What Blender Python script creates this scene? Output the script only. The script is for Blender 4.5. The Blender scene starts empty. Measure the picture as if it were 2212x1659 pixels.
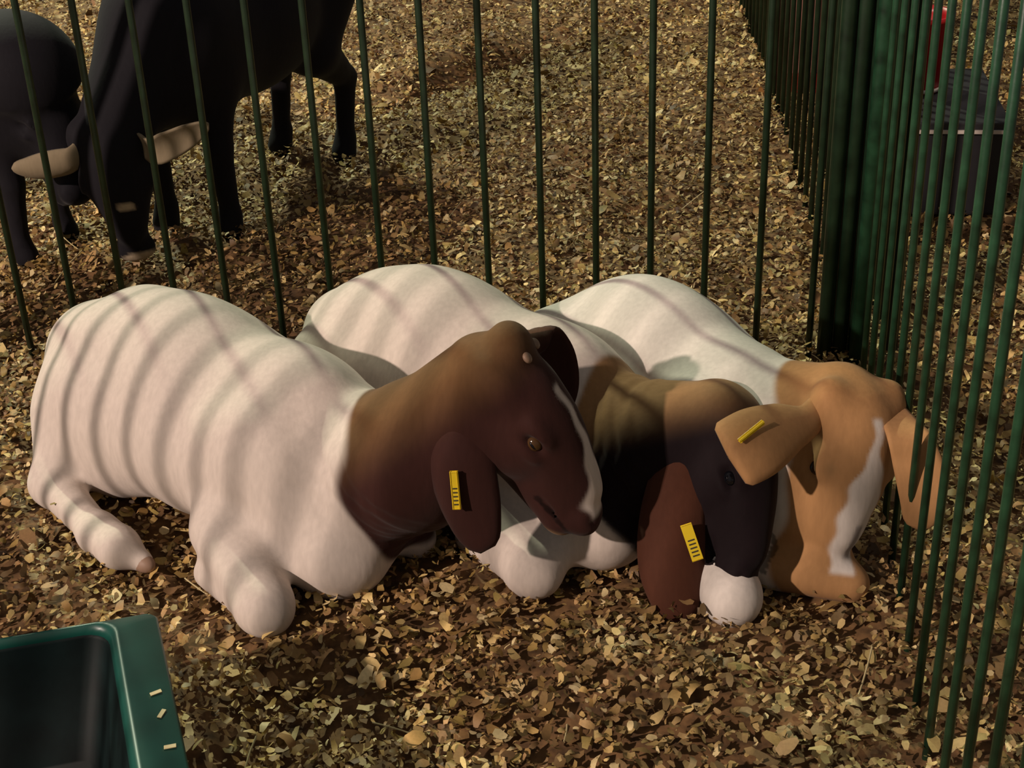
import bpy, math, random
import numpy as np
from mathutils import Vector, Matrix

SC = bpy.context.scene
COL = SC.collection

# ------------------------------------------------------------------ camera
CAM_H = 1.4
PITCH = math.atan(1830 / 3277)
ROLL = math.atan(224 / 5870)
cam_d = bpy.data.cameras.new('camera')
cam = bpy.data.objects.new('camera', cam_d)
COL.objects.link(cam)
cam_d.sensor_width = 36
cam_d.lens = 3277 / 2212 * 36
cam.matrix_world = (Matrix.Translation((0, 0, CAM_H))
                    @ Matrix.Rotation(math.pi / 2 - PITCH, 4, 'X')
                    @ Matrix.Rotation(-ROLL, 4, 'Z'))
SC.camera = cam

# ------------------------------------------------------------------ world, lights, exposure
w = bpy.data.worlds.new('barn_air')
SC.world = w
w.use_nodes = True
w.node_tree.nodes['Background'].inputs[0].default_value = (1.0, 0.90, 0.84, 1)
w.node_tree.nodes['Background'].inputs[1].default_value = 0.14
SC.view_settings.view_transform = 'Standard'
SC.view_settings.look = 'None'
SC.view_settings.gamma = 1
SC.view_settings.use_curve_mapping = False
SC.view_settings.exposure = 0.16


def lamp(name, loc, target, energy, color, radius, kind='SPOT', spot=70):
    d = bpy.data.lights.new(name, kind)
    d.energy = energy
    d.color = color
    d.shadow_soft_size = radius
    if kind == 'SPOT':
        d.spot_size = math.radians(spot)
        d.spot_blend = 0.4
    o = bpy.data.objects.new(name, d)
    COL.objects.link(o)
    o.location = loc
    o.rotation_euler = (Vector(target) - Vector(loc)).to_track_quat('-Z', 'Y').to_euler()
    return o


lamp('barn_lamp', (-7.0, -3.7, 5.3), (0.0, 2.1, 0.2), 3700, (1.0, 0.80, 0.69), 0.13, spot=60)
lamp('barn_lamp', (-3.5, 8.0, 5.8), (0.2, 2.4, 0), 1750, (0.92, 1.0, 0.72), 0.07, spot=110)

# ------------------------------------------------------------------ helpers


def tag(o, label=None, cat=None, group=None, kind=None):
    if label:
        o['label'] = label
    if cat:
        o['category'] = cat
    if group:
        o['group'] = group
    if kind:
        o['kind'] = kind
    return o


def empty(name, loc=(0, 0, 0), rz=0.0):
    o = bpy.data.objects.new(name, None)
    o.empty_display_size = 0.05
    COL.objects.link(o)
    o.location = loc
    o.rotation_euler = (0, 0, rz)
    return o


def link_mesh(name, me, mat=None, parent=None):
    o = bpy.data.objects.new(name, me)
    COL.objects.link(o)
    if mat:
        me.materials.append(mat)
    if parent:
        o.parent = parent
    return o


def mesh_np(name, verts, faces, smooth=True, colors=None):
    """faces: (n,3) or (n,4) int array, or a list of arrays of either"""
    if isinstance(faces, np.ndarray):
        faces = [faces]
    me = bpy.data.meshes.new(name)
    me.vertices.add(len(verts))
    me.vertices.foreach_set('co', np.asarray(verts, np.float32).ravel())
    loops = np.concatenate([f.ravel() for f in faces]).astype(np.int32)
    tot = np.concatenate([np.full(len(f), f.shape[1]) for f in faces]).astype(np.int32)
    start = np.concatenate([[0], np.cumsum(tot)[:-1]]).astype(np.int32)
    me.loops.add(len(loops))
    me.loops.foreach_set('vertex_index', loops)
    me.polygons.add(len(tot))
    me.polygons.foreach_set('loop_start', start)
    me.polygons.foreach_set('loop_total', tot)
    me.update(calc_edges=True)
    me.validate()
    me.polygons.foreach_set('use_smooth', np.full(len(me.polygons), smooth))
    if colors is not None:
        a = me.color_attributes.new('coat', 'FLOAT_COLOR', 'POINT')
        c = np.ones((len(verts), 4), np.float32)
        c[:, :3] = colors
        a.data.foreach_set('color', c.ravel())
    return me


def V(*a):
    return np.array(a, float)


def unit(v):
    v = np.asarray(v, float)
    return v / np.linalg.norm(v)


def mat_nodes(name):
    m = bpy.data.materials.new(name)
    m.use_nodes = True
    nt = m.node_tree
    return m, nt, nt.nodes['Principled BSDF']


def simple_mat(name, col, rough=0.6, metal=0.0, var=0.15, scale=30, bump=0.0, spec=0.5):
    m, nt, b = mat_nodes(name)
    tc = nt.nodes.new('ShaderNodeTexCoord')
    no = nt.nodes.new('ShaderNodeTexNoise')
    no.inputs['Scale'].default_value = scale
    no.inputs['Detail'].default_value = 5
    nt.links.new(tc.outputs['Object'], no.inputs['Vector'])
    rp = nt.nodes.new('ShaderNodeValToRGB')
    rp.color_ramp.elements[0].position = 0.3
    rp.color_ramp.elements[1].position = 0.7
    rp.color_ramp.elements[0].color = [c * (1 - var) for c in col] + [1]
    rp.color_ramp.elements[1].color = [min(1, c * (1 + var)) for c in col] + [1]
    nt.links.new(no.outputs['Fac'], rp.inputs['Fac'])
    nt.links.new(rp.outputs['Color'], b.inputs['Base Color'])
    b.inputs['Roughness'].default_value = rough
    b.inputs['Metallic'].default_value = metal
    b.inputs['Specular IOR Level'].default_value = spec
    if bump:
        bu = nt.nodes.new('ShaderNodeBump')
        bu.inputs['Strength'].default_value = bump
        bu.inputs['Distance'].default_value = 0.002
        nt.links.new(no.outputs['Fac'], bu.inputs['Height'])
        nt.links.new(bu.outputs['Normal'], b.inputs['Normal'])
    return m


# ------------------------------------------------------------------ materials
def coat_material():
    m, nt, b = mat_nodes('short_goat_hair')
    at = nt.nodes.new('ShaderNodeAttribute')
    at.attribute_name = 'coat'
    tc = nt.nodes.new('ShaderNodeTexCoord')
    mp = nt.nodes.new('ShaderNodeMapping')
    mp.inputs['Scale'].default_value = (1.0, 1.0, 0.25)
    nt.links.new(tc.outputs['Object'], mp.inputs['Vector'])
    no = nt.nodes.new('ShaderNodeTexNoise')
    no.inputs['Scale'].default_value = 130
    no.inputs['Detail'].default_value = 6
    nt.links.new(mp.outputs['Vector'], no.inputs['Vector'])
    mr = nt.nodes.new('ShaderNodeMapRange')
    mr.inputs['From Min'].default_value = 0.3
    mr.inputs['From Max'].default_value = 0.7
    mr.inputs['To Min'].default_value = 0.92
    mr.inputs['To Max'].default_value = 1.05
    nt.links.new(no.outputs['Fac'], mr.inputs['Value'])
    mx = nt.nodes.new('ShaderNodeMix')
    mx.data_type = 'RGBA'
    mx.blend_type = 'MULTIPLY'
    mx.inputs['Factor'].default_value = 1
    nt.links.new(at.outputs['Color'], mx.inputs['A'])
    nt.links.new(mr.outputs['Result'], mx.inputs['B'])
    nt.links.new(mx.outputs['Result'], b.inputs['Base Color'])
    b.inputs['Roughness'].default_value = 0.75
    b.inputs['Specular IOR Level'].default_value = 0.12
    b.inputs['Sheen Weight'].default_value = 0.05
    b.inputs['Sheen Roughness'].default_value = 0.5
    bu = nt.nodes.new('ShaderNodeBump')
    bu.inputs['Strength'].default_value = 0.18
    bu.inputs['Distance'].default_value = 0.002
    nt.links.new(no.outputs['Fac'], bu.inputs['Height'])
    nt.links.new(bu.outputs['Normal'], b.inputs['Normal'])
    return m


M_COAT = coat_material()
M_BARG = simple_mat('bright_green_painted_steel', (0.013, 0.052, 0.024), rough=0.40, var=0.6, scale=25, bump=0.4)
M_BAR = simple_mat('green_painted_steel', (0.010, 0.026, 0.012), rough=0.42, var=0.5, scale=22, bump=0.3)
M_TAG = simple_mat('yellow_tag_plastic', (0.85, 0.62, 0.02), rough=0.4, var=0.05)
M_INK = simple_mat('tag_print', (0.05, 0.04, 0.02), rough=0.6)
M_TUBIN = simple_mat('shaded_tub_inside', (0.003, 0.008, 0.008), rough=0.55, var=0.6, scale=12, bump=0.3, spec=0.12)  # shade inside the tub is put into this near-black green
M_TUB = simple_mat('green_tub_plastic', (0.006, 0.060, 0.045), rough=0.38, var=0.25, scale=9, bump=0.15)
M_HOOF = simple_mat('hoof_horn', (0.30, 0.19, 0.13), rough=0.6)
M_HORN = simple_mat('horn_stub', (0.22, 0.14, 0.09), rough=0.6, var=0.3, scale=60)
M_STRAW = simple_mat('dry_straw', (0.55, 0.46, 0.24), rough=0.6)
M_BLACK = simple_mat('black_box_plastic', (0.012, 0.011, 0.014), rough=0.6)
M_RIM = simple_mat('pale_metal_edge', (0.55, 0.48, 0.42), rough=0.5)
M_RED = simple_mat('red_plastic', (0.42, 0.008, 0.012), rough=0.4)
M_PINK = simple_mat('faded_pink_board', (0.62, 0.25, 0.22), rough=0.6)

m, nt, b = mat_nodes('amber_eye')
b.inputs['Base Color'].default_value = (0.07, 0.034, 0.012, 1)
b.inputs['Roughness'].default_value = 0.12
M_EYE = m
m, nt, b = mat_nodes('dark_pupil')
b.inputs['Base Color'].default_value = (0.004, 0.004, 0.006, 1)
b.inputs['Roughness'].default_value = 0.1
M_PUPIL = m


def shaving_material():
    m, nt, b = mat_nodes('pine_shavings')
    at = nt.nodes.new('ShaderNodeAttribute')
    at.attribute_name = 'coat'
    tc = nt.nodes.new('ShaderNodeTexCoord')
    no = nt.nodes.new('ShaderNodeTexNoise')
    no.inputs['Scale'].default_value = 260
    nt.links.new(tc.outputs['Object'], no.inputs['Vector'])
    mr = nt.nodes.new('ShaderNodeMapRange')
    mr.inputs['To Min'].default_value = 0.75
    mr.inputs['To Max'].default_value = 1.2
    nt.links.new(no.outputs['Fac'], mr.inputs['Value'])
    mx = nt.nodes.new('ShaderNodeMix')
    mx.data_type = 'RGBA'
    mx.blend_type = 'MULTIPLY'
    mx.inputs['Factor'].default_value = 1
    nt.links.new(at.outputs['Color'], mx.inputs['A'])
    nt.links.new(mr.outputs['Result'], mx.inputs['B'])
    nt.links.new(mx.outputs['Result'], b.inputs['Base Color'])
    b.inputs['Roughness'].default_value = 0.62
    return m


M_SHAV = shaving_material()
M_BED = simple_mat('bedding_base', (0.16, 0.085, 0.032), rough=0.9, var=0.6, scale=45, bump=1.0)

# ------------------------------------------------------------------ ground
rng = np.random.default_rng(7)
_w = [(rng.normal(size=2) * s, rng.uniform(0, 6.28), a) for s, a, n in
      ((4, 0.008, 5), (11, 0.005, 7), (27, 0.0026, 10)) for _ in range(n)]


def ground_h(x, y):
    z = 0.0
    for k, p, a in _w:
        z = z + a * np.sin(k[0] * x + k[1] * y + p)
    u_ = (x + 0.10) * 0.66 + (y - 4.50) * 0.75
    v_ = (x + 0.10) * -0.75 + (y - 4.50) * 0.66
    z = z * 0.8 + 0.075 * np.exp(-(u_ / 0.30) ** 2 - ((v_ - 0.10) / 0.07) ** 2) - 0.045 * np.exp(-(u_ / 0.32) ** 2 - ((v_ + 0.03) / 0.07) ** 2)
    return z


# ridge and hollow in the bedding beyond the back fence
def ground_z(x, y):
    return ground_h(x, y)


def make_floor():
    xs = np.linspace(-5, 5, 300)
    ys = np.linspace(-2.5, 9, 340)
    X, Y = np.meshgrid(xs, ys)
    Z = ground_z(X, Y) - 0.012
    v = np.stack([X, Y, Z], -1).reshape(-1, 3)
    i = np.arange(len(v)).reshape(X.shape)
    f = np.stack([i[:-1, :-1], i[:-1, 1:], i[1:, 1:], i[1:, :-1]], -1).reshape(-1, 4)
    o = link_mesh('floor', mesh_np('floor', v, f), M_BED)
    tag(o, 'barn floor of packed wood shavings under the goats', kind='structure')


make_floor()


def scatter(name, n, sampler, size, cols, label, thick=0.02, seed=1, lift=0.010, wr=(0.28, 0.75), zf=None):
    r = np.random.default_rng(seed)
    x, y = sampler(r, n)
    n = len(x)
    L = size(r, n)
    W = L * r.uniform(wr[0], wr[1], n)
    yaw = r.uniform(0, 2 * np.pi, n)
    tilt = r.normal(0, 0.38, n)
    rollv = r.normal(0, 0.38, n)
    curl = r.normal(0, 0.9, n)
    z = ground_z(x, y) + np.abs(r.normal(0, lift, n))
    if zf is not None:
        z = zf(x, y) + np.abs(r.normal(0, 0.001, n))
    # strip: 4 stations x 2
    u = np.linspace(-0.5, 0.5, 4)
    P = np.zeros((n, 4, 2, 3))
    taper = np.array([0.55, 1.0, 0.95, 0.5])
    jit = r.uniform(0.75, 1.25, (n, 4))
    for i in range(4):
        for j, s in enumerate((-0.5, 0.5)):
            P[:, i, j, 0] = u[i] * L
            P[:, i, j, 1] = s * W * taper[i] * jit[:, i]
            P[:, i, j, 2] = curl * L * (u[i] ** 2 - 0.1) * 1.0 + 0.12 * W * s * r.normal(0, 1, n)
    ct, st = np.cos(tilt), np.sin(tilt)
    cr, sr = np.cos(rollv), np.sin(rollv)
    cy, sy = np.cos(yaw), np.sin(yaw)

    def bc(a):
        return a[:, None, None]
    X, Y, Z = P[..., 0], P[..., 1], P[..., 2]
    Y, Z = bc(cr) * Y - bc(sr) * Z, bc(sr) * Y + bc(cr) * Z
    X, Z = bc(ct) * X - bc(st) * Z, bc(st) * X + bc(ct) * Z
    X, Y = bc(cy) * X - bc(sy) * Y, bc(sy) * X + bc(cy) * Y
    P = np.stack([X + bc(x), Y + bc(y), Z + bc(z)], -1)
    v = P.reshape(-1, 3)
    base = (np.arange(n) * 8)[:, None]
    q = np.array([[0, 2, 3, 1], [2, 4, 5, 3], [4, 6, 7, 5]])
    f = (base[:, :, None] + q[None]).reshape(-1, 4)
    pal = np.array(cols)
    ci = r.integers(0, len(pal), n)
    c = pal[ci] * r.uniform(0.6, 1.3, n)[:, None]
    # damp, dirty areas are darker by stains of their own
    stain = 0.5 + 0.5 * np.sin(3.1 * x + 1.3 * np.sin(2.3 * y)) * np.sin(2.7 * y + 0.8 * np.sin(3.3 * x) + 1)
    c = c * (0.72 + 0.42 * stain)[:, None]
    pale = np.exp(-(((x - 0.40) / 0.28) ** 2 + ((y - 1.42) / 0.30) ** 2))[:, None]  # paler chips by the right fence, with brighter light painted into their colour
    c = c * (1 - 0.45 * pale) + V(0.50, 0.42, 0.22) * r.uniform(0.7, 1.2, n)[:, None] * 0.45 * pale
    c = c * V(1.0, 0.96, 0.80)
    c = np.repeat(np.clip(c, 0, 1), 8, axis=0)
    me = mesh_np(name, v, f, smooth=True, colors=c)
    o = link_mesh(name, me, M_SHAV)
    tag(o, label, 'bedding', kind='stuff')
    return o


def sample_view(r, n):
    # more densely near the pen, out to the far ground
    y = r.power(1.0, n) * 0
    k = 0
    xs, ys = [], []
    while k < n:
        yy = r.uniform(0.75, 6.6, n)
        xx = r.uniform(-1, 1, n) * (0.42 * yy + 1.0) + 0.02 * yy
        keep = r.uniform(0, 1, n) < (0.42 * yy + 1.0) / 3.78
        keep &= r.uniform(0, 1, n) < np.clip(3.2 / yy, 0, 1) ** 1.1
        xs.append(xx[keep])
        ys.append(yy[keep])
        k += keep.sum()
    return np.concatenate(xs)[:n], np.concatenate(ys)[:n]


PAL = [(0.46, 0.31, 0.12), (0.38, 0.25, 0.085), (0.56, 0.41, 0.19), (0.28, 0.17, 0.06), (0.20, 0.115, 0.045),
       (0.47, 0.30, 0.14), (0.70, 0.57, 0.34), (0.13, 0.072, 0.03), (0.36, 0.27, 0.09), (0.64, 0.48, 0.22), (0.34, 0.20, 0.09)]
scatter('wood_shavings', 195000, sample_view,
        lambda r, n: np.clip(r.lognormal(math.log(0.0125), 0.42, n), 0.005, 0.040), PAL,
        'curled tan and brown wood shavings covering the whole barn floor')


# ------------------------------------------------------------------ implicit modelling
class Field:
    def __init__(s, lo, hi, h):
        s.lo = np.array(lo, float)
        s.h = h
        s.n = np.ceil((np.array(hi) - s.lo) / h).astype(int) + 1
        s.D = np.full(s.n, 0.5, np.float32)

    def box(s, lo, hi):
        a = np.clip(np.floor((lo - s.lo) / s.h).astype(int), 0, s.n)
        b_ = np.clip(np.ceil((hi - s.lo) / s.h).astype(int) + 1, 0, s.n)
        return a, b_

    def pts(s, a, b_):
        ax = [(s.lo[i] + s.h * np.arange(a[i], b_[i])).astype(np.float32) for i in range(3)]
        return ax[0][:, None, None], ax[1][None, :, None], ax[2][None, None, :]

    def blend(s, lo, hi, fn, k, sub=False):
        m_ = k + 0.02
        a, b_ = s.box(np.minimum(lo, hi) - m_, np.maximum(lo, hi) + m_)
        if np.any(b_ <= a):
            return
        X, Y, Z = s.pts(a, b_)
        d = fn(X, Y, Z)
        S = s.D[a[0]:b_[0], a[1]:b_[1], a[2]:b_[2]]
        if sub:
            d = -d
            t = np.clip(1 - np.abs(S - d) / k, 0, 1)
            S[...] = np.maximum(S, d) + t * t * k * 0.25
        else:
            t = np.clip(1 - np.abs(S - d) / k, 0, 1)
            S[...] = np.minimum(S, d) - t * t * k * 0.25

    def cap(s, p, q, r1, r2, k=0.03, flat=None, sub=False):
        p = np.asarray(p, float)
        q = np.asarray(q, float)
        ax = q - p
        L2 = max(float(ax @ ax), 1e-9)

        def fn(X, Y, Z):
            x, y, z = X - p[0], Y - p[1], Z - p[2]
            t = np.clip((x * ax[0] + y * ax[1] + z * ax[2]) / L2, 0, 1)
            x, y, z = x - t * ax[0], y - t * ax[1], z - t * ax[2]
            if flat is not None:
                f, g = unit(flat[0]), flat[1]
                e = (x * f[0] + y * f[1] + z * f[2]) * (g - 1)
                x, y, z = x + e * f[0], y + e * f[1], z + e * f[2]
            d = np.sqrt(x * x + y * y + z * z) - (r1 + (r2 - r1) * t)
            return d if flat is None or flat[1] <= 1 else d / (1 + 0.5 * (flat[1] - 1))
        R = max(r1, r2)
        if flat is not None and flat[1] < 1:
            R /= flat[1]
        s.blend(np.minimum(p, q) - R, np.maximum(p, q) + R, fn, k, sub)

    def ell(s, c, rad, fr=None, k=0.03, sub=False):
        c = np.asarray(c, float)
        rad = np.asarray(rad, float)
        fr = np.eye(3) if fr is None else fr     # rows: local axes

        def fn(X, Y, Z):
            x, y, z = X - c[0], Y - c[1], Z - c[2]
            a = [x * fr[i][0] + y * fr[i][1] + z * fr[i][2] for i in range(3)]
            k0 = np.sqrt(sum((a[i] / rad[i]) ** 2 for i in range(3)))
            k1 = np.sqrt(sum((a[i] / rad[i] ** 2) ** 2 for i in range(3))) + 1e-6
            return k0 * (k0 - 1) / k1
        R = rad.max()
        s.blend(c - R, c + R, fn, k, sub)

    def mesh(s, smooth=2):
        D = s.D
        S = D < 0
        nx, ny, nz = D.shape
        cnt = np.zeros((nx - 1, ny - 1, nz - 1), np.int8)
        acc = np.zeros((nx - 1, ny - 1, nz - 1, 3), np.float32)
        quads = []
        edges = []
        for axis in range(3):
            sl0 = [slice(None)] * 3
            sl1 = [slice(None)] * 3
            sl0[axis] = slice(0, -1)
            sl1[axis] = slice(1, None)
            a, b_ = D[tuple(sl0)], D[tuple(sl1)]
            cross = (a < 0) != (b_ < 0)
            idx = np.argwhere(cross)
            t = a[cross] / (a[cross] - b_[cross])
            pt = idx.astype(np.float32)
            pt[:, axis] += t
            o1, o2 = [i for i in range(3) if i != axis]
            for d1 in (0, -1):
                for d2 in (0, -1):
                    c = idx.copy()
                    c[:, o1] += d1
                    c[:, o2] += d2
                    ok = np.all((c >= 0) & (c < np.array(cnt.shape)), axis=1)
                    cc = c[ok]
                    np.add.at(cnt, (cc[:, 0], cc[:, 1], cc[:, 2]), 1)
                    np.add.at(acc, (cc[:, 0], cc[:, 1], cc[:, 2]), pt[ok])
            edges.append((axis, idx, a[cross] < 0))
        used = cnt > 0
        vid = -np.ones(cnt.shape, np.int64)
        vid[used] = np.arange(used.sum())
        v = acc[used] / cnt[used][:, None]
        for axis, idx, inside in edges:
            o1, o2 = (axis + 1) % 3, (axis + 2) % 3
            ok = (idx[:, o1] > 0) & (idx[:, o2] > 0) & (idx[:, o1] < cnt.shape[o1]) & (idx[:, o2] < cnt.shape[o2])
            idx, ins = idx[ok], inside[ok]
            e1 = np.zeros(3, int)
            e1[o1] = 1
            e2 = np.zeros(3, int)
            e2[o2] = 1
            c = [idx - e1 - e2, idx - e2, idx, idx - e1]
            q = np.stack([vid[p_[:, 0], p_[:, 1], p_[:, 2]] for p_ in c], 1)
            q[~ins] = q[~ins][:, ::-1]
            quads.append(q)
        f = np.concatenate(quads)
        v = v * s.h + s.lo
        # laplacian smoothing
        ed = np.concatenate([f[:, [0, 1]], f[:, [1, 2]], f[:, [2, 3]], f[:, [3, 0]]])
        deg = np.bincount(ed.ravel(), minlength=len(v))
        for _ in range(smooth):
            a = np.zeros_like(v)
            for k_ in range(3):
                a[:, k_] = (np.bincount(ed[:, 0], v[ed[:, 1], k_], len(v))
                            + np.bincount(ed[:, 1], v[ed[:, 0], k_], len(v)))
            a /= np.maximum(deg, 1)[:, None]
            v = v * 0.4 + a * 0.6
        return v, f


class Frame:
    def __init__(s, o, x, up):
        s.o = np.asarray(o, float)
        s.x = unit(x)
        up = np.asarray(up, float)
        s.y = unit(np.cross(up, s.x))
        s.z = np.cross(s.x, s.y)
        s.R = np.array([s.x, s.y, s.z])

    def p(s, a, b_=None, c=None):
        if b_ is None:
            a, b_, c = a
        return s.o + s.x * a + s.y * b_ + s.z * c

    def d(s, a, b_, c):
        return s.x * a + s.y * b_ + s.z * c

    def loc(s, P):
        return (P - s.o) @ s.R.T


def sst(a, b_, x):
    t = np.clip((x - a) / (b_ - a), 0, 1)
    return t * t * (3 - 2 * t)


def ear_mesh(pts, widths, wdirs, th=0.0065, cup=0.25, nu=26, nv=11, end=0.14):
    """leaf of the ear: a cupped sheet with thickness, along pts (world)"""
    pts = [np.asarray(p, float) for p in pts]
    n = len(pts)
    ts = np.linspace(0, 1, nu)

    def cr(arr, t):
        arr = np.asarray(arr, float)
        f = t * (n - 1)
        i = min(int(f), n - 2)
        u_ = f - i
        p0, p1, p2, p3 = arr[max(i - 1, 0)], arr[i], arr[i + 1], arr[min(i + 2, n - 1)]
        return 0.5 * (2 * p1 + (p2 - p0) * u_ + (2 * p0 - 5 * p1 + 4 * p2 - p3) * u_ ** 2
                      + (3 * p1 - p0 - 3 * p2 + p3) * u_ ** 3)
    verts = []
    for t in ts:
        c = cr(pts, t)
        tg = unit(cr(pts, min(t + 0.02, 1)) - cr(pts, max(t - 0.02, 0)))
        wd = cr(wdirs, t)
        wd = unit(wd - tg * (wd @ tg))
        nn = np.cross(tg, wd)
        W = float(cr(widths, t))
        endr = math.sqrt(max(0.0, 1 - max(0, (t - 1 + end) / end) ** 2.6))
        W = max(W * endr, 0.002)
        ring = []
        for j in range(nv):
            s_ = -1 + 2 * j / (nv - 1)
            base = c + wd * (s_ * W) + nn * (cup * W * (s_ * s_ - 0.4))
            ring.append((base, nn * th * (0.35 + 0.65 * math.sqrt(max(0, 1 - s_ * s_))) * (0.5 + 0.5 * endr)))
        verts += [b_ + o_ for b_, o_ in ring] + [b_ - o_ for b_, o_ in ring[::-1]]
    m_ = 2 * nv
    v = np.array(verts)
    f = []
    for i in range(nu - 1):
        for j in range(m_):
            j2 = (j + 1) % m_
            f.append((i * m_ + j, i * m_ + j2, (i + 1) * m_ + j2, (i + 1) * m_ + j))
    for i in (0, nu - 1):
        for j in range(nv - 1):
            q = (i * m_ + j, i * m_ + j + 1, i * m_ + m_ - 2 - j, i * m_ + m_ - 1 - j)
            f.append(q if i else q[::-1])
    return v, np.array(f)


def add_head(F, H, L=0.26, k=0.016, wf=1.0):
    s = L / 0.26
    P = lambda a, b_, c: H.p(a * s, b_ * s * wf, c * s)
    e = lambda c, r, kk=k: F.ell(P(*c), np.array(r) * V(s, s * wf, s), H.R, kk)
    e((0.030, 0, -0.030), (0.068, 0.054, 0.060))
    e((0.085, 0, -0.022), (0.075, 0.048, 0.045), 0.03)
    F.cap(P(0.09, 0, -0.038), P(0.215, 0, -0.062), 0.048 * s, 0.030 * s, 0.03, flat=(H.y, 1.12))
    e((0.150, 0, -0.028), (0.060, 0.028, 0.026), 0.03)          # arched nose bridge
    F.cap(P(0.045, 0, -0.085), P(0.205, 0, -0.095), 0.036 * s, 0.020 * s, 0.035)
    for sg in (-1, 1):
        e((0.062, sg * 0.030, -0.070), (0.055, 0.026, 0.042), 0.025)   # cheek
        e((0.082, sg * 0.045, -0.010), (0.026, 0.014, 0.012), 0.012)   # brow
        F.ell(P(0.092, sg * 0.054, -0.026), V(0.016, 0.010, 0.010) * s, H.R, 0.010, sub=True)
        e((0.094, sg * 0.047, -0.038), (0.022, 0.010, 0.008), 0.010)   # lower lid
        e((0.225, sg * 0.017, -0.055), (0.020, 0.014, 0.016), 0.012)   # nostril wing
        F.cap(P(0.243, sg * 0.017, -0.050), P(0.228, sg * 0.027, -0.044), 0.0055 * s, 0.004 * s, 0.006, sub=True)
        e((-0.005, sg * 0.043, -0.018), (0.030, 0.018, 0.022), 0.03)   # ear root
        F.cap(P(0.238, sg * 0.008, -0.086), P(0.165, sg * 0.033, -0.079), 0.0045 * s, 0.003 * s, 0.006, sub=True)
    e((0.228, 0, -0.065), (0.024, 0.026, 0.020), 0.015)
    e((0.215, 0, -0.099), (0.022, 0.018, 0.014), 0.012)                # chin


def uv_sphere(c, r, sc=(1, 1, 1), H=None, nu=16, nv=10):
    v = []
    for i in range(nv + 1):
        th = math.pi * i / nv
        for j in range(nu):
            ph = 2 * math.pi * j / nu
            p = V(math.sin(th) * math.cos(ph) * sc[0], math.sin(th) * math.sin(ph) * sc[1], math.cos(th) * sc[2]) * r
            v.append(np.asarray(c) + (p if H is None else H.x * p[0] + H.y * p[1] + H.z * p[2]))
    f = []
    for i in range(nv):
        for j in range(nu):
            j2 = (j + 1) % nu
            f.append((i * nu + j, (i + 1) * nu + j, (i + 1) * nu + j2, i * nu + j2))
    return np.array(v), np.array(f)


def box_mesh(name, c, half, R=None, bev=0.0):
    import bmesh
    bm = bmesh.new()
    bmesh.ops.create_cube(bm, size=2)
    for v in bm.verts:
        p = V(*v.co) * np.array(half)
        if R is not None:
            p = R.T @ p
        v.co = p + np.asarray(c)
    if bev:
        bmesh.ops.bevel(bm, geom=bm.edges[:], offset=bev, segments=2, profile=0.6, affect='EDGES')
    bmesh.ops.recalc_face_normals(bm, faces=bm.faces)
    me = bpy.data.meshes.new(name)
    bm.to_mesh(me)
    bm.free()
    return me


def merge(parts):
    vs, fs, n = [], [], 0
    for v, f in parts:
        vs.append(v)
        fs.append(f + n)
        n += len(v)
    return np.concatenate(vs), fs


WHITE = V(0.62, 0.54, 0.475)


def neck_folds(v, a, b_, amp, period, s0, s1):
    """loose skin folds ringing the neck between a and b_"""
    ax = unit(b_ - a)
    s_ = (v - a) @ ax
    foot = a + s_[:, None] * ax
    out = v - foot
    rr = np.linalg.norm(out, axis=1)
    wv = 0.010 * np.sin(v[:, 2] * 31) + 0.006 * np.sin(v[:, 2] * 57 + 1)
    w_ = sst(s0, s0 + 0.03, s_) * (1 - sst(s1 - 0.03, s1, s_)) * (1 - sst(0.13, 0.16, rr))
    low = 0.5 + 0.5 * (1 - sst(0.10, 0.24, v[:, 2]))
    d = amp * (np.sin((s_ + wv) * 2 * np.pi / period) + 0.4 * np.sin((s_ - wv) * 2 * np.pi / (period * 0.53))) * w_ * low
    return v + out / np.maximum(rr, 1e-4)[:, None] * d[:, None]


def finish(name, F, ears, colfn, loc, label, cat, smooth=2, folds=None):
    v, f = F.mesh(smooth)
    if folds:
        v = neck_folds(v, *folds)
    keep = v[:, 2] > -1
    nb = len(v)
    V_, fs = merge([(v, f)] + ears)
    isear = np.zeros(len(V_), bool)
    isear[nb:] = True
    c = colfn(V_, isear)
    root = empty(name, loc)
    tag(root, label, cat)
    me = mesh_np('body', V_ - np.array(loc), fs, True, c)
    body = link_mesh('body', me, M_COAT, root)
    return root, body


def mixc(a, b_, t):
    return a * (1 - t[:, None]) + b_ * t[:, None]


VOX = 0.0042


def lying_body(F, B, hgt=1.0, wid=1.0, drop=0.55, rd=0.5):
    """resting goat trunk, folded legs on the -y side; B: x forward, z up, origin on the floor"""
    hz = lambda a: hgt * (1 - drop * max(0.0, a) - rd * max(0.0, -a - 0.1))
    P = lambda a, b_, c: B.p(a, b_ * wid, c * hz(a))
    E = lambda c, r, k=0.06: F.ell(P(*c), V(r[0], r[1] * wid, r[2] * hz(c[0])), B.R, k)
    E((-0.235, 0, 0.155), (0.150, 0.120, 0.135))
    E((-0.335, 0.0, 0.205), (0.050, 0.048, 0.055), 0.05)     # tail head
    E((-0.245, -0.055, 0.245), (0.045, 0.030, 0.035), 0.06)     # hip bone
    E((-0.245, 0.055, 0.245), (0.045, 0.030, 0.035), 0.06)
    E((-0.10, 0, 0.175), (0.190, 0.125, 0.132))
    E((-0.02, 0.0, 0.130), (0.230, 0.160, 0.128))
    E((0.14, 0, 0.165), (0.160, 0.128, 0.140))
    E((0.15, 0, 0.255), (0.080, 0.040, 0.050), 0.08)
    E((0.245, 0, 0.130), (0.105, 0.098, 0.120))


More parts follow.
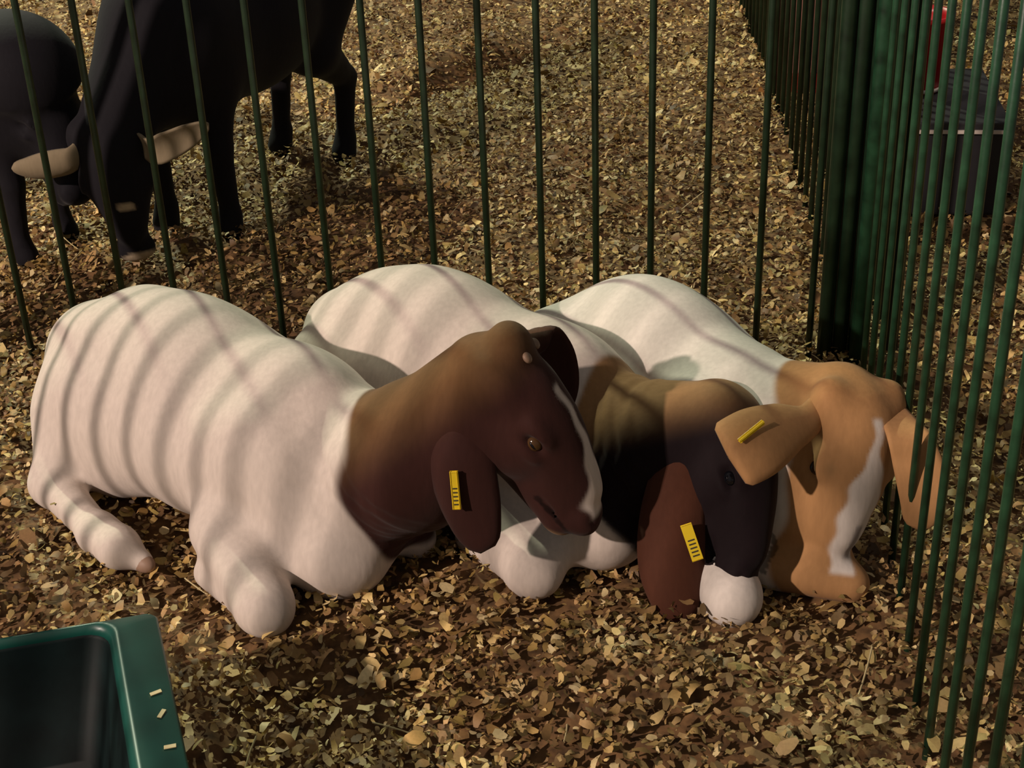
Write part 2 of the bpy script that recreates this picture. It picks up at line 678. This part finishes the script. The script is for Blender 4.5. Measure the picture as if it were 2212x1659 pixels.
# ================================================================== the three resting goats
def legs(F, B, hind=True, far=True, knee=(0.270, -0.220)):
    if hind:     # near hind leg, hoof forward
        F.ell(B.p(-0.225, -0.105, 0.125), (0.140, 0.065, 0.120), B.R, 0.05)
        F.cap(B.p(-0.29, -0.11, 0.12), B.p(-0.262, -0.185, 0.050), 0.056, 0.036, 0.04)
        F.cap(B.p(-0.262, -0.185, 0.048), B.p(-0.10, -0.225, 0.032), 0.035, 0.027, 0.025)
        F.cap(B.p(-0.10, -0.225, 0.034), B.p(-0.045, -0.232, 0.034), 0.034, 0.034, 0.02)
        F.cap(B.p(-0.045, -0.232, 0.032), B.p(0.002, -0.226, 0.022), 0.031, 0.017, 0.015)
    F.ell(B.p(0.15, -0.10, 0.150), (0.100, 0.055, 0.130), B.R, 0.05)
    kx, ky = knee
    F.cap(B.p(kx - 0.15, ky * 0.68, 0.085), B.p(kx - 0.01, ky * 0.98, 0.050), 0.056, 0.042, 0.035)
    F.cap(B.p(kx - 0.015, ky * 0.98, 0.032), B.p(kx - 0.15, ky * 0.87, 0.028), 0.031, 0.026, 0.02)
    F.ell(B.p(kx, ky, 0.042), (0.043, 0.039, 0.040), B.R, 0.02)
    if far:
        F.cap(B.p(0.20, 0.07, 0.06), B.p(0.33, 0.05, 0.035), 0.045, 0.032, 0.03)


def coat(P, isear, H, patch, brown, dark, blaze, white=WHITE, dk=(-0.06, 0.03), wob=0.006, hc=0.098, chin=False, hs=(1.0, 1.0)):
    pc, pr, pf = patch
    d = pr - np.linalg.norm((P - pc) * pf, axis=1)
    h0, h1 = H.p(-0.03, 0, -0.02), H.p(0.24, 0, -0.06)
    tt = np.clip((P - h0) @ (h1 - h0) / ((h1 - h0) @ (h1 - h0)), 0, 1)
    d = np.maximum(d, hc - np.linalg.norm(P - h0 - tt[:, None] * (h1 - h0), axis=1))
    d = d + wob * np.sin(P[:, 2] * 40) + 0.6 * wob * np.sin(P[:, 0] * 60)
    t = sst(-0.006, 0.006, d)
    t[isear] = 1
    l = H.loc(P)
    l = l / V(hs[0], hs[0] * hs[1], hs[0])
    bb = mixc(np.repeat(brown[None], len(P), 0), dark, sst(dk[0], dk[1], l[:, 0]))
    c = mixc(np.repeat(white[None], len(P), 0), bb, t)
    if blaze is not None:
        x0, x1, wfn, off = blaze
        hw = wfn(l[:, 0])
        bl = (1 - sst(hw - 0.003, hw + 0.003, np.abs(l[:, 1] - off + 0.002 * np.sin(l[:, 0] * 130))))
        bl = bl * sst(x0, x0 + 0.01, l[:, 0]) * (1 - sst(x1 - 0.01, x1, l[:, 0])) * (l[:, 2] > -0.065) * (~isear)
        c = mixc(c, white, bl)
    if chin:
        q = np.linalg.norm((l - V(0.235, 0, -0.108)) / V(1.3, 1, 0.8), axis=1)
        c = mixc(c, V(0.26, 0.15, 0.06), (1 - sst(0.016, 0.030, q)) * (~isear))
    # nostrils and mouth line are darker skin
    for sg in (-1, 1):
        q = np.linalg.norm((l - V(0.240, sg * 0.019, -0.048)) / V(1, 1, 0.8), axis=1)
        c = mixc(c, V(0.05, 0.02, 0.02), (1 - sst(0.005, 0.010, q)) * 0.9)
    mo = (np.abs(l[:, 2] + 0.084) < 0.0035) & (l[:, 0] > 0.16) & (l[:, 0] < 0.26) & ~isear
    c[mo] *= 0.35
    return c


def ear_tag(name, a, b_, n, wdt, root, marks=True):
    """flat yellow strip from a to b_ with outward normal n, small black print"""
    a, b_ = np.asarray(a, float), np.asarray(b_, float)
    t = unit(b_ - a)
    n = unit(np.asarray(n, float) - t * (np.asarray(n, float) @ t))
    s_ = np.cross(t, n)
    RR = np.array([t, s_, n])
    Lh = np.linalg.norm(b_ - a) / 2
    c = (a + b_) / 2
    o = link_mesh(name, box_mesh(name, c, (Lh, wdt / 2, 0.0022), RR, 0.0012), M_TAG, root)
    tag(o, 'yellow plastic ear tag')
    o.location = -Vector(root.location)
    if marks:
        vs, fs = [], []
        for i in range(5):
            cc = c + t * Lh * (-0.12 + i * 0.22) + n * 0.0026
            for q in ((-0.0011, -wdt * 0.36), (0.0011, -wdt * 0.36), (0.0011, wdt * 0.36), (-0.0011, wdt * 0.36)):
                vs.append(cc + t * q[0] + s_ * q[1])
            fs.append([4 * i + k_ for k_ in range(4)])
        m_ = link_mesh('print', mesh_np('print', np.array(vs), np.array(fs), False), M_INK, o)
        tag(m_, 'black print on the tag')


def goat_left():
    B = Frame((-0.450, 2.125, 0.0), (0.55, -0.43, 0), (0, 0, 1))
    F = Field((-0.95, 1.45, -0.02), (0.26, 2.62, 0.58), VOX)
    lying_body(F, B, 1.17, 1.04, 0.75, 0.55)
    F.ell(B.p(-0.330, -0.02, 0.205), (0.055, 0.060, 0.055), B.R, 0.06)
    F.ell(B.p(0.270, -0.075, 0.075), (0.100, 0.080, 0.085), B.R, 0.05)
    legs(F, B)
    H = Frame((0.006, 1.815, 0.418), (0.200, -0.065, -0.275), (0.72, -0.18, 0.62))
    N0 = B.p(0.235, 0.01, 0.125)
    N1 = H.p(-0.01, 0, -0.05)
    mid = (N0 + N1) / 2 + V(0.0, -0.01, -0.035)
    F.cap(N0, mid, 0.108, 0.100, 0.05)
    F.cap(mid, N1, 0.100, 0.060, 0.05)
    add_head(F, H, 0.275)
    F.ell(H.p(-0.025, 0, 0.012), (0.035, 0.038, 0.028), H.R, 0.02)
    ears = []
    e0 = H.p(0.0, -0.050, -0.01)
    pts = [e0, V(-0.070, 1.792, 0.355), V(-0.078, 1.772, 0.29), V(-0.068, 1.760, 0.22), V(-0.052, 1.752, 0.152)]
    ears.append(ear_mesh(pts, [0.028, 0.040, 0.050, 0.046, 0.028], [V(0.8, -0.3, 0)] * 5, cup=-0.35))
    e1 = H.p(0.0, 0.055, -0.01)
    pts = [e1, e1 + V(0.02, 0.03, 0.005), e1 + V(0.04, 0.05, -0.04), e1 + V(0.05, 0.05, -0.09), e1 + V(0.05, 0.04, -0.13)]
    ears.append(ear_mesh(pts, [0.02, 0.033, 0.038, 0.034, 0.02], [V(0.8, 0.3, 0)] * 5, cup=0.3))
    patch = (V(-0.050, 1.88, 0.225), 0.208, V(1, 1, 1))

    def col(P, isear):
        return coat(P, isear, H, patch, V(0.150, 0.078, 0.030), V(0.040, 0.014, 0.011),
                    (0.045, 0.235, lambda x: 0.006 + 0.010 * sst(0.10, 0.20, x), -0.008), chin=True, hs=(1.058, 1.0))
    root, body = finish('goat', F, ears, col, (-0.450, 2.125, 0),
                        'white goat with dark brown head, leftmost of three, nearest the green tub', 'goat',
                        folds=(N0, N1, 0.0014, 0.034, 0.03, 0.20))
    eyes(H, root, 0.275)
    ear_tag('ear_tag', V(-0.084, 1.748, 0.290), V(-0.082, 1.737, 0.238), (-0.1, -1, 0.15), 0.009, root)
    v, f = uv_sphere(B.p(0.004, -0.227, 0.020), 0.021, (1.15, 0.72, 0.72), B)
    o = link_mesh('hoof', mesh_np('hoof', v, f), M_HOOF, root)
    o.location = -Vector(root.location)
    for sg in (-1, 1):
        v, f = uv_sphere(H.p(-0.004, sg * 0.022, 0.031), 0.0085, (1, 1, 0.6), H)
        o = link_mesh('horn_stub', mesh_np('horn_stub', v, f), M_HORN, root)
        o.location = -Vector(root.location)
    return root


def eyes(H, root, L=0.26, wf=1.0, mat=None):
    k = L / 0.26
    for sg in (-1, 1):
        v, f = uv_sphere(H.p(0.091 * k, sg * 0.0425 * k * wf, -0.0265 * k), 0.0125 * k)
        o = link_mesh('eye', mesh_np('eye', v, f), mat or M_EYE, root)
        tag(o, 'dark eye' if mat else 'amber eye')
        o.location = -Vector(root.location)
        v, f = uv_sphere(H.p(0.091 * k, sg * 0.0472 * k * wf, -0.0265 * k), 0.0088 * k, (1.0, 0.99, 0.42), H)
        link_mesh('pupil', mesh_np('pupil', v, f), M_PUPIL, o)


def goat_middle():
    B = Frame((-0.045, 2.190, 0.0), (0.50, -0.42, 0), (0, 0, 1))
    F = Field((-0.55, 1.60, -0.02), (0.50, 2.62, 0.50), VOX)
    lying_body(F, B, 1.16, 0.98, 0.85, 0.95)
    legs(F, B, far=True, knee=(0.270, -0.215))
    F.ell(B.p(0.300, -0.085, 0.085), (0.085, 0.085, 0.085), B.R, 0.05)
    H = Frame((0.342, 1.915, 0.262), (0.030, -0.165, -0.180), (0.80, -0.25, 0.45))
    N0 = B.p(0.24, 0.0, 0.125)
    N1 = H.p(0.0, 0, -0.05)
    mid = (N0 + N1) / 2 + V(0.0, -0.02, 0.0)
    F.cap(N0, mid, 0.100, 0.090, 0.05)
    F.cap(mid, N1, 0.090, 0.068, 0.05)
    add_head(F, H)
    ears = []
    e0 = H.p(0.01, -0.050, -0.01)
    pts = [H.p(0.025, -0.030, -0.02), V(0.252, 1.872, 0.218), V(0.228, 1.830, 0.155), V(0.222, 1.790, 0.08), V(0.232, 1.760, 0.008)]
    ears.append(ear_mesh(pts, [0.028, 0.038, 0.048, 0.048, 0.028], [V(0.9, -0.1, 0)] * 5, cup=-0.30))
    e1 = H.p(0.01, 0.052, -0.01)
    pts = [e1, e1 + V(0.03, 0.02, 0.0), e1 + V(0.05, 0.0, -0.05), e1 + V(0.05, -0.02, -0.10), e1 + V(0.04, -0.03, -0.15)]
    ears.append(ear_mesh(pts, [0.02, 0.033, 0.038, 0.034, 0.02], [V(0.5, 0.8, 0)] * 5, cup=0.3))
    patch = (V(0.265, 1.95, 0.20), 0.185, V(1, 1, 1))

    def col(P, isear):
        c = coat(P, isear, H, patch, V(0.30, 0.165, 0.070), V(0.014, 0.007, 0.009), None, dk=(-0.05, 0.03))
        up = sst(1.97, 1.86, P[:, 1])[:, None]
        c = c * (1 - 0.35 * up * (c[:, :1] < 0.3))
        c[isear] = V(0.075, 0.026, 0.014)
        return c
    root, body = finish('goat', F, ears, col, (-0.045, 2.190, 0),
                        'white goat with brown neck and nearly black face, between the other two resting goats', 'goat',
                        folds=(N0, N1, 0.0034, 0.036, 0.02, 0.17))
    eyes(H, root, 0.26, 1.0, M_PUPIL)
    ear_tag('ear_tag', V(0.242, 1.800, 0.152), V(0.257, 1.776, 0.108), (0.0, -1, 0.35), 0.014, root)
    return root


TANW = V(0.68, 0.62, 0.56)


def goat_right():
    B = Frame((0.295, 2.150, 0.0), (0.30, -0.50, 0), (0, 0, 1))
    F = Field((-0.10, 1.58, -0.02), (0.72, 2.62, 0.50), VOX)
    lying_body(F, B, 1.06, 0.96, 0.85, 1.7)
    legs(F, B, far=False, knee=(0.335, -0.185))
    H = Frame((0.509, 1.880, 0.290), (-0.030, -0.095, -0.235), (0.36, -0.80, 0.35))
    N0 = B.p(0.20, 0.0, 0.14)
    N1 = H.p(0.0, 0, -0.06)
    mid = (N0 + N1) / 2 + V(0.0, 0.0, 0.015)
    F.cap(N0, mid, 0.088, 0.074, 0.05)
    F.cap(mid, N1, 0.074, 0.056, 0.05)
    add_head(F, H, 0.268, 0.016, 1.20)
    F.cap(V(0.38, 1.86, 0.030), V(0.49, 1.815, 0.026), 0.036, 0.030, 0.03)
    ears = []
    e0 = H.p(-0.005, -0.048, -0.035)
    pts = [e0, V(0.422, 1.858, 0.286), V(0.383, 1.830, 0.290), V(0.342, 1.804, 0.287), V(0.296, 1.784, 0.275)]
    ears.append(ear_mesh(pts, [0.018, 0.024, 0.040, 0.051, 0.050], [V(0.25, -0.55, -0.6)] * 5, cup=-0.30, end=0.10))
    e1 = H.p(0.0, 0.050, -0.02)
    pts = [e1, V(0.556, 1.835, 0.270), V(0.570, 1.810, 0.235), V(0.577, 1.795, 0.190), V(0.573, 1.785, 0.140)]
    ears.append(ear_mesh(pts, [0.02, 0.028, 0.034, 0.032, 0.020], [V(1, -0.35, 0)] * 5, cup=0.14))
    patch = (H.p(0.0, 0, -0.05), 0.115, V(1, 1, 1))

    def col(P, isear):
        white_v = WHITE
        tan, t2 = V(0.36, 0.185, 0.072), V(0.40, 0.215, 0.09)
        c = coat(P, isear, H, patch, tan, t2,
                 (0.008, 0.250, lambda x: 0.006 + 0.017 * sst(0.05, 0.12, x) - 0.010 * sst(0.17, 0.235, x), 0.002), white=TANW, hc=0.085, hs=(1.03, 1.2))
        l = H.loc(P)
        h0, h1 = H.p(0.0, 0, -0.03), H.p(0.24, 0, -0.07)
        tt = np.clip((P - h0) @ (h1 - h0) / ((h1 - h0) @ (h1 - h0)), 0, 1)
        hd = np.linalg.norm(P - h0 - tt[:, None] * (h1 - h0), axis=1)
        wh = (P[:, 2] < 0.085) & (hd > 0.062) & ~isear & (l[:, 0] < 0.215)
        c[wh] = white_v
        g = (1 - sst(0.004, 0.009, np.abs(l[:, 1] - 0.010))) * sst(0.17, 0.18, l[:, 0]) * (1 - sst(0.225, 0.235, l[:, 0])) * (l[:, 2] > -0.06) * (~isear)
        for sg in (-1, 1):      # sleepy greyish eyelids with a pale lower edge
            q = np.linalg.norm((l - V(0.088, sg * 0.048, -0.012)) / V(1.2, 1, 1.2), axis=1)
            c = mixc(c, V(0.24, 0.16, 0.075), (1 - sst(0.010, 0.020, q)) * 0.8 * (~isear))
        return mixc(c, V(0.22, 0.19, 0.18), g * 0.8)
    root, body = finish('goat', F, ears, col, (0.295, 2.150, 0),
                        'white goat with tan head and white blaze, resting against the right fence', 'goat')
    eyes(H, root, 0.268, 1.20)
    ear_tag('ear_tag', V(0.345, 1.802, 0.318), V(0.311, 1.783, 0.301), (0.1, -0.1, 1), 0.004, root, marks=False)
    return root


goat_left()
goat_middle()
goat_right()


# ------------------------------------------------------------------ fences
def rod(name, p, q, r, mat, parent, n=10):
    p, q = np.asarray(p, float), np.asarray(q, float)
    t = unit(q - p)
    a = unit(np.cross(t, (0.3, 0.9, 0.1)))
    c = np.cross(t, a)
    v = []
    for e in (p, q):
        for i in range(n):
            th = 2 * math.pi * i / n
            v.append(e + (a * math.cos(th) + c * math.sin(th)) * r)
    f = [(i, (i + 1) % n, n + (i + 1) % n, n + i) for i in range(n)]
    me = bpy.data.meshes.new(name)
    me.from_pydata([tuple(x) for x in v], [], f + [tuple(range(n))[::-1], tuple(range(n, 2 * n))])
    for pl in me.polygons[:n]:
        pl.use_smooth = True
    return link_mesh(name, me, mat, parent)


FA = math.radians(7.5)
CORNER = V(0.666, 2.584, 0)
DR = V(math.sin(FA), math.cos(FA), 0)
DB = V(-math.cos(FA), math.sin(FA), 0)
SP = 0.1025
FH = 1.5


def fence(name, start, d, n0, n1, label, posts=(), phase=0.5, zt=FH, sp=SP, mat=None, r=0.0066):
    mat = mat or M_BAR
    root = empty(name, tuple(start))
    tag(root, label, 'fence')
    barme = None
    for i in range(n0, n1):
        q = d * (i + phase) * sp
        if barme is None:
            o = rod('bar', (0, 0, -0.02), (0, 0, zt), r, mat, root)
            barme = o.data
        else:
            o = bpy.data.objects.new('bar', barme)
            COL.objects.link(o)
            o.parent = root
        o.location = tuple(q)
    a, b_ = d * (n0 * sp), d * (n1 * sp)
    rod('top_rail', a + V(0, 0, zt), b_ + V(0, 0, zt), 0.016, mat, root, 12)
    for s_ in posts:
        rod('post', d * s_ * sp + V(0, 0, -0.02), d * s_ * sp + V(0, 0, zt), 0.0145, mat, root, 12)
    return root


DBK = V(-math.cos(math.radians(4)), math.sin(math.radians(4)), 0)
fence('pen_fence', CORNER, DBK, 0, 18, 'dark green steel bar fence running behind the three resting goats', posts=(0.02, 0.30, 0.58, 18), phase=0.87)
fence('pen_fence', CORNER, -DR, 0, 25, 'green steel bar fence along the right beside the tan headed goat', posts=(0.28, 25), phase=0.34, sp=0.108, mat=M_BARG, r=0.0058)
DB2 = V(math.sin(math.radians(3.6)), math.cos(math.radians(3.6)), 0)
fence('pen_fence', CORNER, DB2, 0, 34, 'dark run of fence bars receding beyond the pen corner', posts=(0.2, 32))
fence('pen_fence', CORNER + V(0.075, 0.02, 0), DB2, 0, 34, 'second dark fence run set close behind the first beyond the corner', posts=(0.1,), phase=0.1)
LC = CORNER + DBK * 17.4 * SP
FC = CORNER - DR * 25 * 0.108
LE = LC - CORNER
fence('pen_fence', LC, -DR, 0, 25, 'steel bar fence closing the pen on the left, beside the goat rumps', posts=(0.2, 25))
fence('pen_fence', FC, DBK, 0, 17, 'steel bar fence closing the front of the pen, below the viewer', posts=(0.3, 19))


# ------------------------------------------------------------------ green feed tub
def feed_tub():
    c = V(-0.47, 1.575, 0.0)
    ex, ey = V(-0.975, -0.22, 0), V(0.30, -0.954, 0)
    ex, ey = unit(ex), unit(ey)
    W, Dp, Z = 0.62, 0.42, 0.205
    root = empty('feed_tub', tuple(c))
    tag(root, 'dark green plastic feed tub with a broad flat rim on its right side', 'tub')

    def ring(x0, x1, y0, y1, z, r):
        out = []
        for (cx, cy, a0) in ((x0 + r, y0 + r, 180), (x1 - r, y0 + r, 270), (x1 - r, y1 - r, 0), (x0 + r, y1 - r, 90)):
            for k_ in range(6):
                a = math.radians(a0 + 18 * k_)
                p = ex * (cx + r * math.cos(a)) + ey * (cy + r * math.sin(a))
                out.append(p + V(0, 0, z))
        return out

    def loft(rings, cap0=False, cap1=False):
        n = len(rings[0])
        v = np.array([p for r_ in rings for p in r_])
        f = [(i * n + j, i * n + (j + 1) % n, (i + 1) * n + (j + 1) % n, (i + 1) * n + j)
             for i in range(len(rings) - 1) for j in range(n)]
        me = bpy.data.meshes.new('tub')
        fc = [tuple(x) for x in f]
        if cap0:
            fc.append(tuple(range(n))[::-1])
        if cap1:
            fc.append(tuple(range(len(v) - n, len(v))))
        me.from_pydata([tuple(x) for x in v], [], fc)
        for p in me.polygons:
            p.use_smooth = True
        return me
    t = 0.10
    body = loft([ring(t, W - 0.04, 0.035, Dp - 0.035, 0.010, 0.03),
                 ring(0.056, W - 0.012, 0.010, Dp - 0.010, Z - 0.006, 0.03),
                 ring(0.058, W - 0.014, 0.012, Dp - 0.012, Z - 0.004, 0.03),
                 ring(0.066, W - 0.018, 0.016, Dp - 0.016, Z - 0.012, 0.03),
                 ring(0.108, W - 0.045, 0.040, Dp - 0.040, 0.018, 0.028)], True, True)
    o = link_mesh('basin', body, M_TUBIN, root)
    rim = loft([ring(0.050, W - 0.006, 0.008, Dp - 0.008, Z - 0.010, 0.03),
                ring(0.003, W - 0.002, 0.001, Dp - 0.001, Z - 0.010, 0.012),
                ring(0.0, W, 0.0, Dp, Z - 0.004, 0.012),
                ring(0.003, W - 0.002, 0.002, Dp - 0.002, Z, 0.012),
                ring(0.044, W - 0.006, 0.006, Dp - 0.006, Z + 0.001, 0.02),
                ring(0.050, W - 0.008, 0.008, Dp - 0.008, Z + 0.005, 0.025),
                ring(0.058, W - 0.010, 0.011, Dp - 0.011, Z + 0.004, 0.028),
                ring(0.064, W - 0.014, 0.014, Dp - 0.014, Z - 0.008, 0.03),
                ring(0.060, W - 0.012, 0.013, Dp - 0.013, Z - 0.012, 0.03)])
    o2 = link_mesh('rim', rim, M_TUB, root)
    tag(o2, 'broad rim of the tub')
    return root, c, ex, ey, Z


TUB = feed_tub()
# two shavings lying on the rim
root, c, ex, ey, Z = TUB
for k_, (a, b_, q, nm) in enumerate(((0.020, 0.165, 0.5, 'nearer the basin edge of three'), (0.018, 0.205, 1.3, 'middle one of three'), (0.016, 0.265, 0.2, 'lowest one of three'))):
    p = c + ex * a + ey * b_
    o = link_mesh('shaving', box_mesh('shaving', (0, 0, 0), (0.007, 0.0028, 0.0007), None, 0.0004), M_STRAW)
    o.location = (p[0], p[1], Z + 0.0018)
    o.rotation_euler = (0.03, -0.02, q)
    tag(o, 'pale wood shaving on the green tub rim, ' + nm, 'shaving', 'shavings on the tub rim')


# ------------------------------------------------------------------ dark goats beyond the back fence
def standing(name, o, fwd, H, earpts, label, scale=1.0, base=(0.010, 0.009, 0.012), muzzle=None, hl=0.29, seed=0):
    B = Frame(o, fwd, (0, 0, 1))
    k_ = scale
    lo = np.array(o) - V(0.62, 0.62, 0.02)
    hi = np.array(o) + V(0.62, 0.62, 0.85)
    F = Field(lo, hi, 0.0085)
    E = lambda c, r, kk=0.06: F.ell(B.p(V(*c) * k_), V(*r) * k_, B.R, kk)
    C = lambda p, q, r1, r2, kk=0.03: F.cap(B.p(V(*p) * k_), B.p(V(*q) * k_), r1 * k_, r2 * k_, kk)
    E((-0.22, 0, 0.46), (0.15, 0.115, 0.13))
    E((-0.02, 0, 0.40), (0.25, 0.155, 0.165))
    E((0.19, 0, 0.40), (0.15, 0.135, 0.175))
    C((-0.35, 0, 0.52), (-0.41, 0, 0.44), 0.022, 0.012)
    for sg in (-1, 1):
        C((0.20, sg * 0.075, 0.36), (0.215, sg * 0.078, 0.20), 0.050, 0.028)
        C((0.215, sg * 0.078, 0.20), (0.205, sg * 0.078, 0.06), 0.028, 0.021, 0.015)
        C((0.205, sg * 0.078, 0.05), (0.215, sg * 0.078, 0.018), 0.026, 0.030, 0.01)
        C((-0.24, sg * 0.08, 0.42), (-0.17, sg * 0.085, 0.29), 0.085, 0.055, 0.04)
        C((-0.17, sg * 0.085, 0.29), (-0.30, sg * 0.085, 0.19), 0.055, 0.027, 0.025)
        C((-0.30, sg * 0.085, 0.19), (-0.28, sg * 0.085, 0.06), 0.026, 0.021, 0.015)
        C((-0.28, sg * 0.085, 0.05), (-0.265, sg * 0.085, 0.018), 0.026, 0.030, 0.01)
    N0 = B.p(0.24 * k_, 0, 0.44 * k_)
    N1 = H.p(0.0, 0, -0.05)
    F.cap(N0, N1, 0.125, 0.078, 0.06)
    add_head(F, H, hl, 0.016, 1.32)
    ears = [ear_mesh(pp, [0.016, 0.030, 0.034, 0.028, 0.012], [wd] * 5, cup=0.35) for pp, wd in earpts]
    r_ = np.random.default_rng(seed)

    def col(P, isear):
        c_ = np.repeat(V(*base)[None], len(P), 0)
        c_[isear] = V(0.24, 0.19, 0.12)
        if muzzle is not None:
            l = H.loc(P)
            for (a, b_, cc, rad) in muzzle:
                q = np.linalg.norm((l - V(a, b_, cc)) / V(*rad), axis=1)
                c_ = mixc(c_, V(0.48, 0.38, 0.26), (1 - sst(0.8, 1.1, q)) * (~isear))
        return c_
    return finish(name, F, ears, col, tuple(o), label, 'goat')[0]


Hd = Frame((-0.830, 3.060, 0.325), (0.025, -0.060, -0.25), (0.1, -0.9, 0.3))
standing('goat', (-0.62, 3.50, 0), (-0.40, -0.90, 0), Hd,
         [([Hd.p(0.0, -0.05, -0.02), V(-0.905, 3.04, 0.285), V(-0.950, 3.03, 0.275), V(-0.995, 3.03, 0.270), V(-1.035, 3.03, 0.275)], V(0, -0.3, 1)),
          ([Hd.p(0.0, 0.05, -0.02), V(-0.740, 3.04, 0.300), V(-0.700, 3.03, 0.315), V(-0.655, 3.03, 0.335), V(-0.610, 3.03, 0.355)], V(0.1, -0.3, 1))],
         'nearly black goat standing beyond the back fence with its head lowered towards it', 1.12,
         muzzle=[(0.150, 0.008, 0.0, (0.012, 0.022, 0.03)), (0.280, 0.012, -0.06, (0.024, 0.05, 0.05))], seed=1)
Hd2 = Frame((-1.00, 3.20, 0.42), (0.12, -0.12, -0.20), (0.5, -0.2, 0.7))
standing('goat', (-1.24, 3.30, 0), (0.8, -0.35, 0), Hd2,
         [([Hd2.p(0.0, -0.05, -0.02), Hd2.p(-0.01, -0.09, -0.05), Hd2.p(-0.01, -0.10, -0.09), Hd2.p(0, -0.10, -0.13), Hd2.p(0.01, -0.10, -0.17)], V(0.8, 0, 0.2)),
          ([Hd2.p(0.0, 0.05, -0.02), Hd2.p(-0.01, 0.09, -0.05), Hd2.p(-0.01, 0.10, -0.09), Hd2.p(0, 0.10, -0.13), Hd2.p(0.01, 0.10, -0.17)], V(0.8, 0, 0.2))],
         'black goat at the far left, half hidden behind the other dark goat', 0.95, seed=2)


# ------------------------------------------------------------------ things seen through the right fence
root = empty('storage_box', (1.0, 3.42, 0))
tag(root, 'low black box with a pale metal edge, seen through the right fence bars', 'box')
Rb = np.array([[0.99, -0.12, 0], [0.12, 0.99, 0], [0, 0, 1.0]])
link_mesh('body', box_mesh('body', (0, 0, 0.10), (0.150, 0.19, 0.10), Rb, 0.006), M_BLACK, root)
link_mesh('lid', box_mesh('lid', (0, 0, 0.214), (0.158, 0.198, 0.012), Rb, 0.004), M_BLACK, root)
o = link_mesh('edge_strip', box_mesh('edge_strip', (-0.024, -0.198, 0.205), (0.150, 0.003, 0.004), Rb), M_RIM, root)
tag(o, 'pale metal edge strip')


def lathe(name, prof, mat, parent, n=28, loc=(0, 0, 0)):
    v = [(r_ * math.cos(2 * math.pi * j / n), r_ * math.sin(2 * math.pi * j / n), z) for r_, z in prof for j in range(n)]
    f = [(i * n + j, i * n + (j + 1) % n, (i + 1) * n + (j + 1) % n, (i + 1) * n + j) for i in range(len(prof) - 1) for j in range(n)]
    me = bpy.data.meshes.new(name)
    me.from_pydata(v, [], f + [tuple(range(n))[::-1]])
    for p in me.polygons:
        p.use_smooth = True
    o = link_mesh(name, me, mat, parent)
    o.location = loc
    return o


root = empty('bucket', (0.985, 3.46, 0.227))
tag(root, 'small red plastic bucket standing on the low black box', 'bucket')
lathe('pail', [(0.050, 0), (0.066, 0.17), (0.071, 0.172), (0.071, 0.182), (0.064, 0.182), (0.062, 0.165), (0.047, 0.008), (0.001, 0.008)], M_RED, root)
o = lathe('base_ring', [(0.0505, 0.004), (0.055, 0.004), (0.056, 0.012), (0.0515, 0.012)], M_RIM, root)
hp = [V(0.070 * math.cos(a), 0.0, 0.176) + V(0, -0.055 * math.sin(a) * 0.9, -0.055 * math.sin(a) * 0.4) for a in np.linspace(0, math.pi, 13)]
vs, fs = [], []
for i, p in enumerate(hp):
    for j in range(6):
        a = j * math.pi / 3
        vs.append(p + V(0, math.cos(a), math.sin(a)) * 0.002)
fs = [(i * 6 + j, i * 6 + (j + 1) % 6, (i + 1) * 6 + (j + 1) % 6, (i + 1) * 6 + j) for i in range(12) for j in range(6)]
link_mesh('handle', mesh_np('handle', np.array(vs), np.array(fs)), M_RIM, root)

root = empty('board', (0.93, 4.10, 0))
tag(root, 'faded pink upright board glimpsed between the dense corner bars', 'board')
link_mesh('panel', box_mesh('panel', (0, 0, 0.33), (0.16, 0.012, 0.26), None, 0.003), M_PINK, root)
link_mesh('foot', box_mesh('foot', (0, 0, 0.035), (0.17, 0.03, 0.035), None, 0.004), M_RED, root)


root = empty('post', (1.185, 4.25, 0))
tag(root, 'dark upright post standing beyond the right fence bars, near the top right', 'post')
lathe('shaft', [(0.034, -0.01), (0.034, 0.72), (0.030, 0.735), (0.001, 0.74)], M_BLACK, root, 16)
lathe('foot_plate', [(0.06, -0.01), (0.06, 0.02), (0.036, 0.03)], M_BLACK, root, 16)


# ------------------------------------------------------------------ straw
def straws():
    r_ = np.random.default_rng(5)
    vs, fs = [], []
    pts = [((-0.965, 3.05), 1.15, 0.11, 0.30), ((-0.29, 4.35), 1.2, 0.12, 0.2), ((0.02, 2.42), 0.3, 0.07, 0.5), ((-0.45, 2.42), 1.1, 0.06, 0.9)]
    for _ in range(70):
        y = r_.uniform(1.3, 5)
        pts.append(((r_.uniform(-1, 1) * (0.36 * y + 0.1), y), r_.uniform(0, 3.14), r_.uniform(0.03, 0.09), r_.uniform(0.0, 0.5)))
    for (x, y), a, L, t in pts:
        d = V(math.cos(a) * math.cos(t), math.sin(a) * math.cos(t), math.sin(t))
        p = V(x, y, float(ground_z(x, y)) + 0.008 + 0.5 * L * math.sin(t))
        sd = unit(np.cross(d, (0, 0, 1)))
        up = np.cross(sd, d)
        n0 = len(vs)
        bend = r_.normal(0, 0.1)
        for i in range(4):
            u_ = i / 3 - 0.5
            c_ = p + d * L * u_ + sd * bend * L * (u_ * u_)
            for j in range(4):
                an = j * math.pi / 2
                vs.append(c_ + (sd * math.cos(an) + up * math.sin(an)) * 0.0014)
        fs += [(n0 + i * 4 + j, n0 + i * 4 + (j + 1) % 4, n0 + (i + 1) * 4 + (j + 1) % 4, n0 + (i + 1) * 4 + j) for i in range(3) for j in range(4)]
    o = link_mesh('straw', mesh_np('straw', np.array(vs), np.array(fs)), M_STRAW)
    tag(o, 'loose pale straw stalks scattered over the wood shavings', 'straw', kind='stuff')


straws()
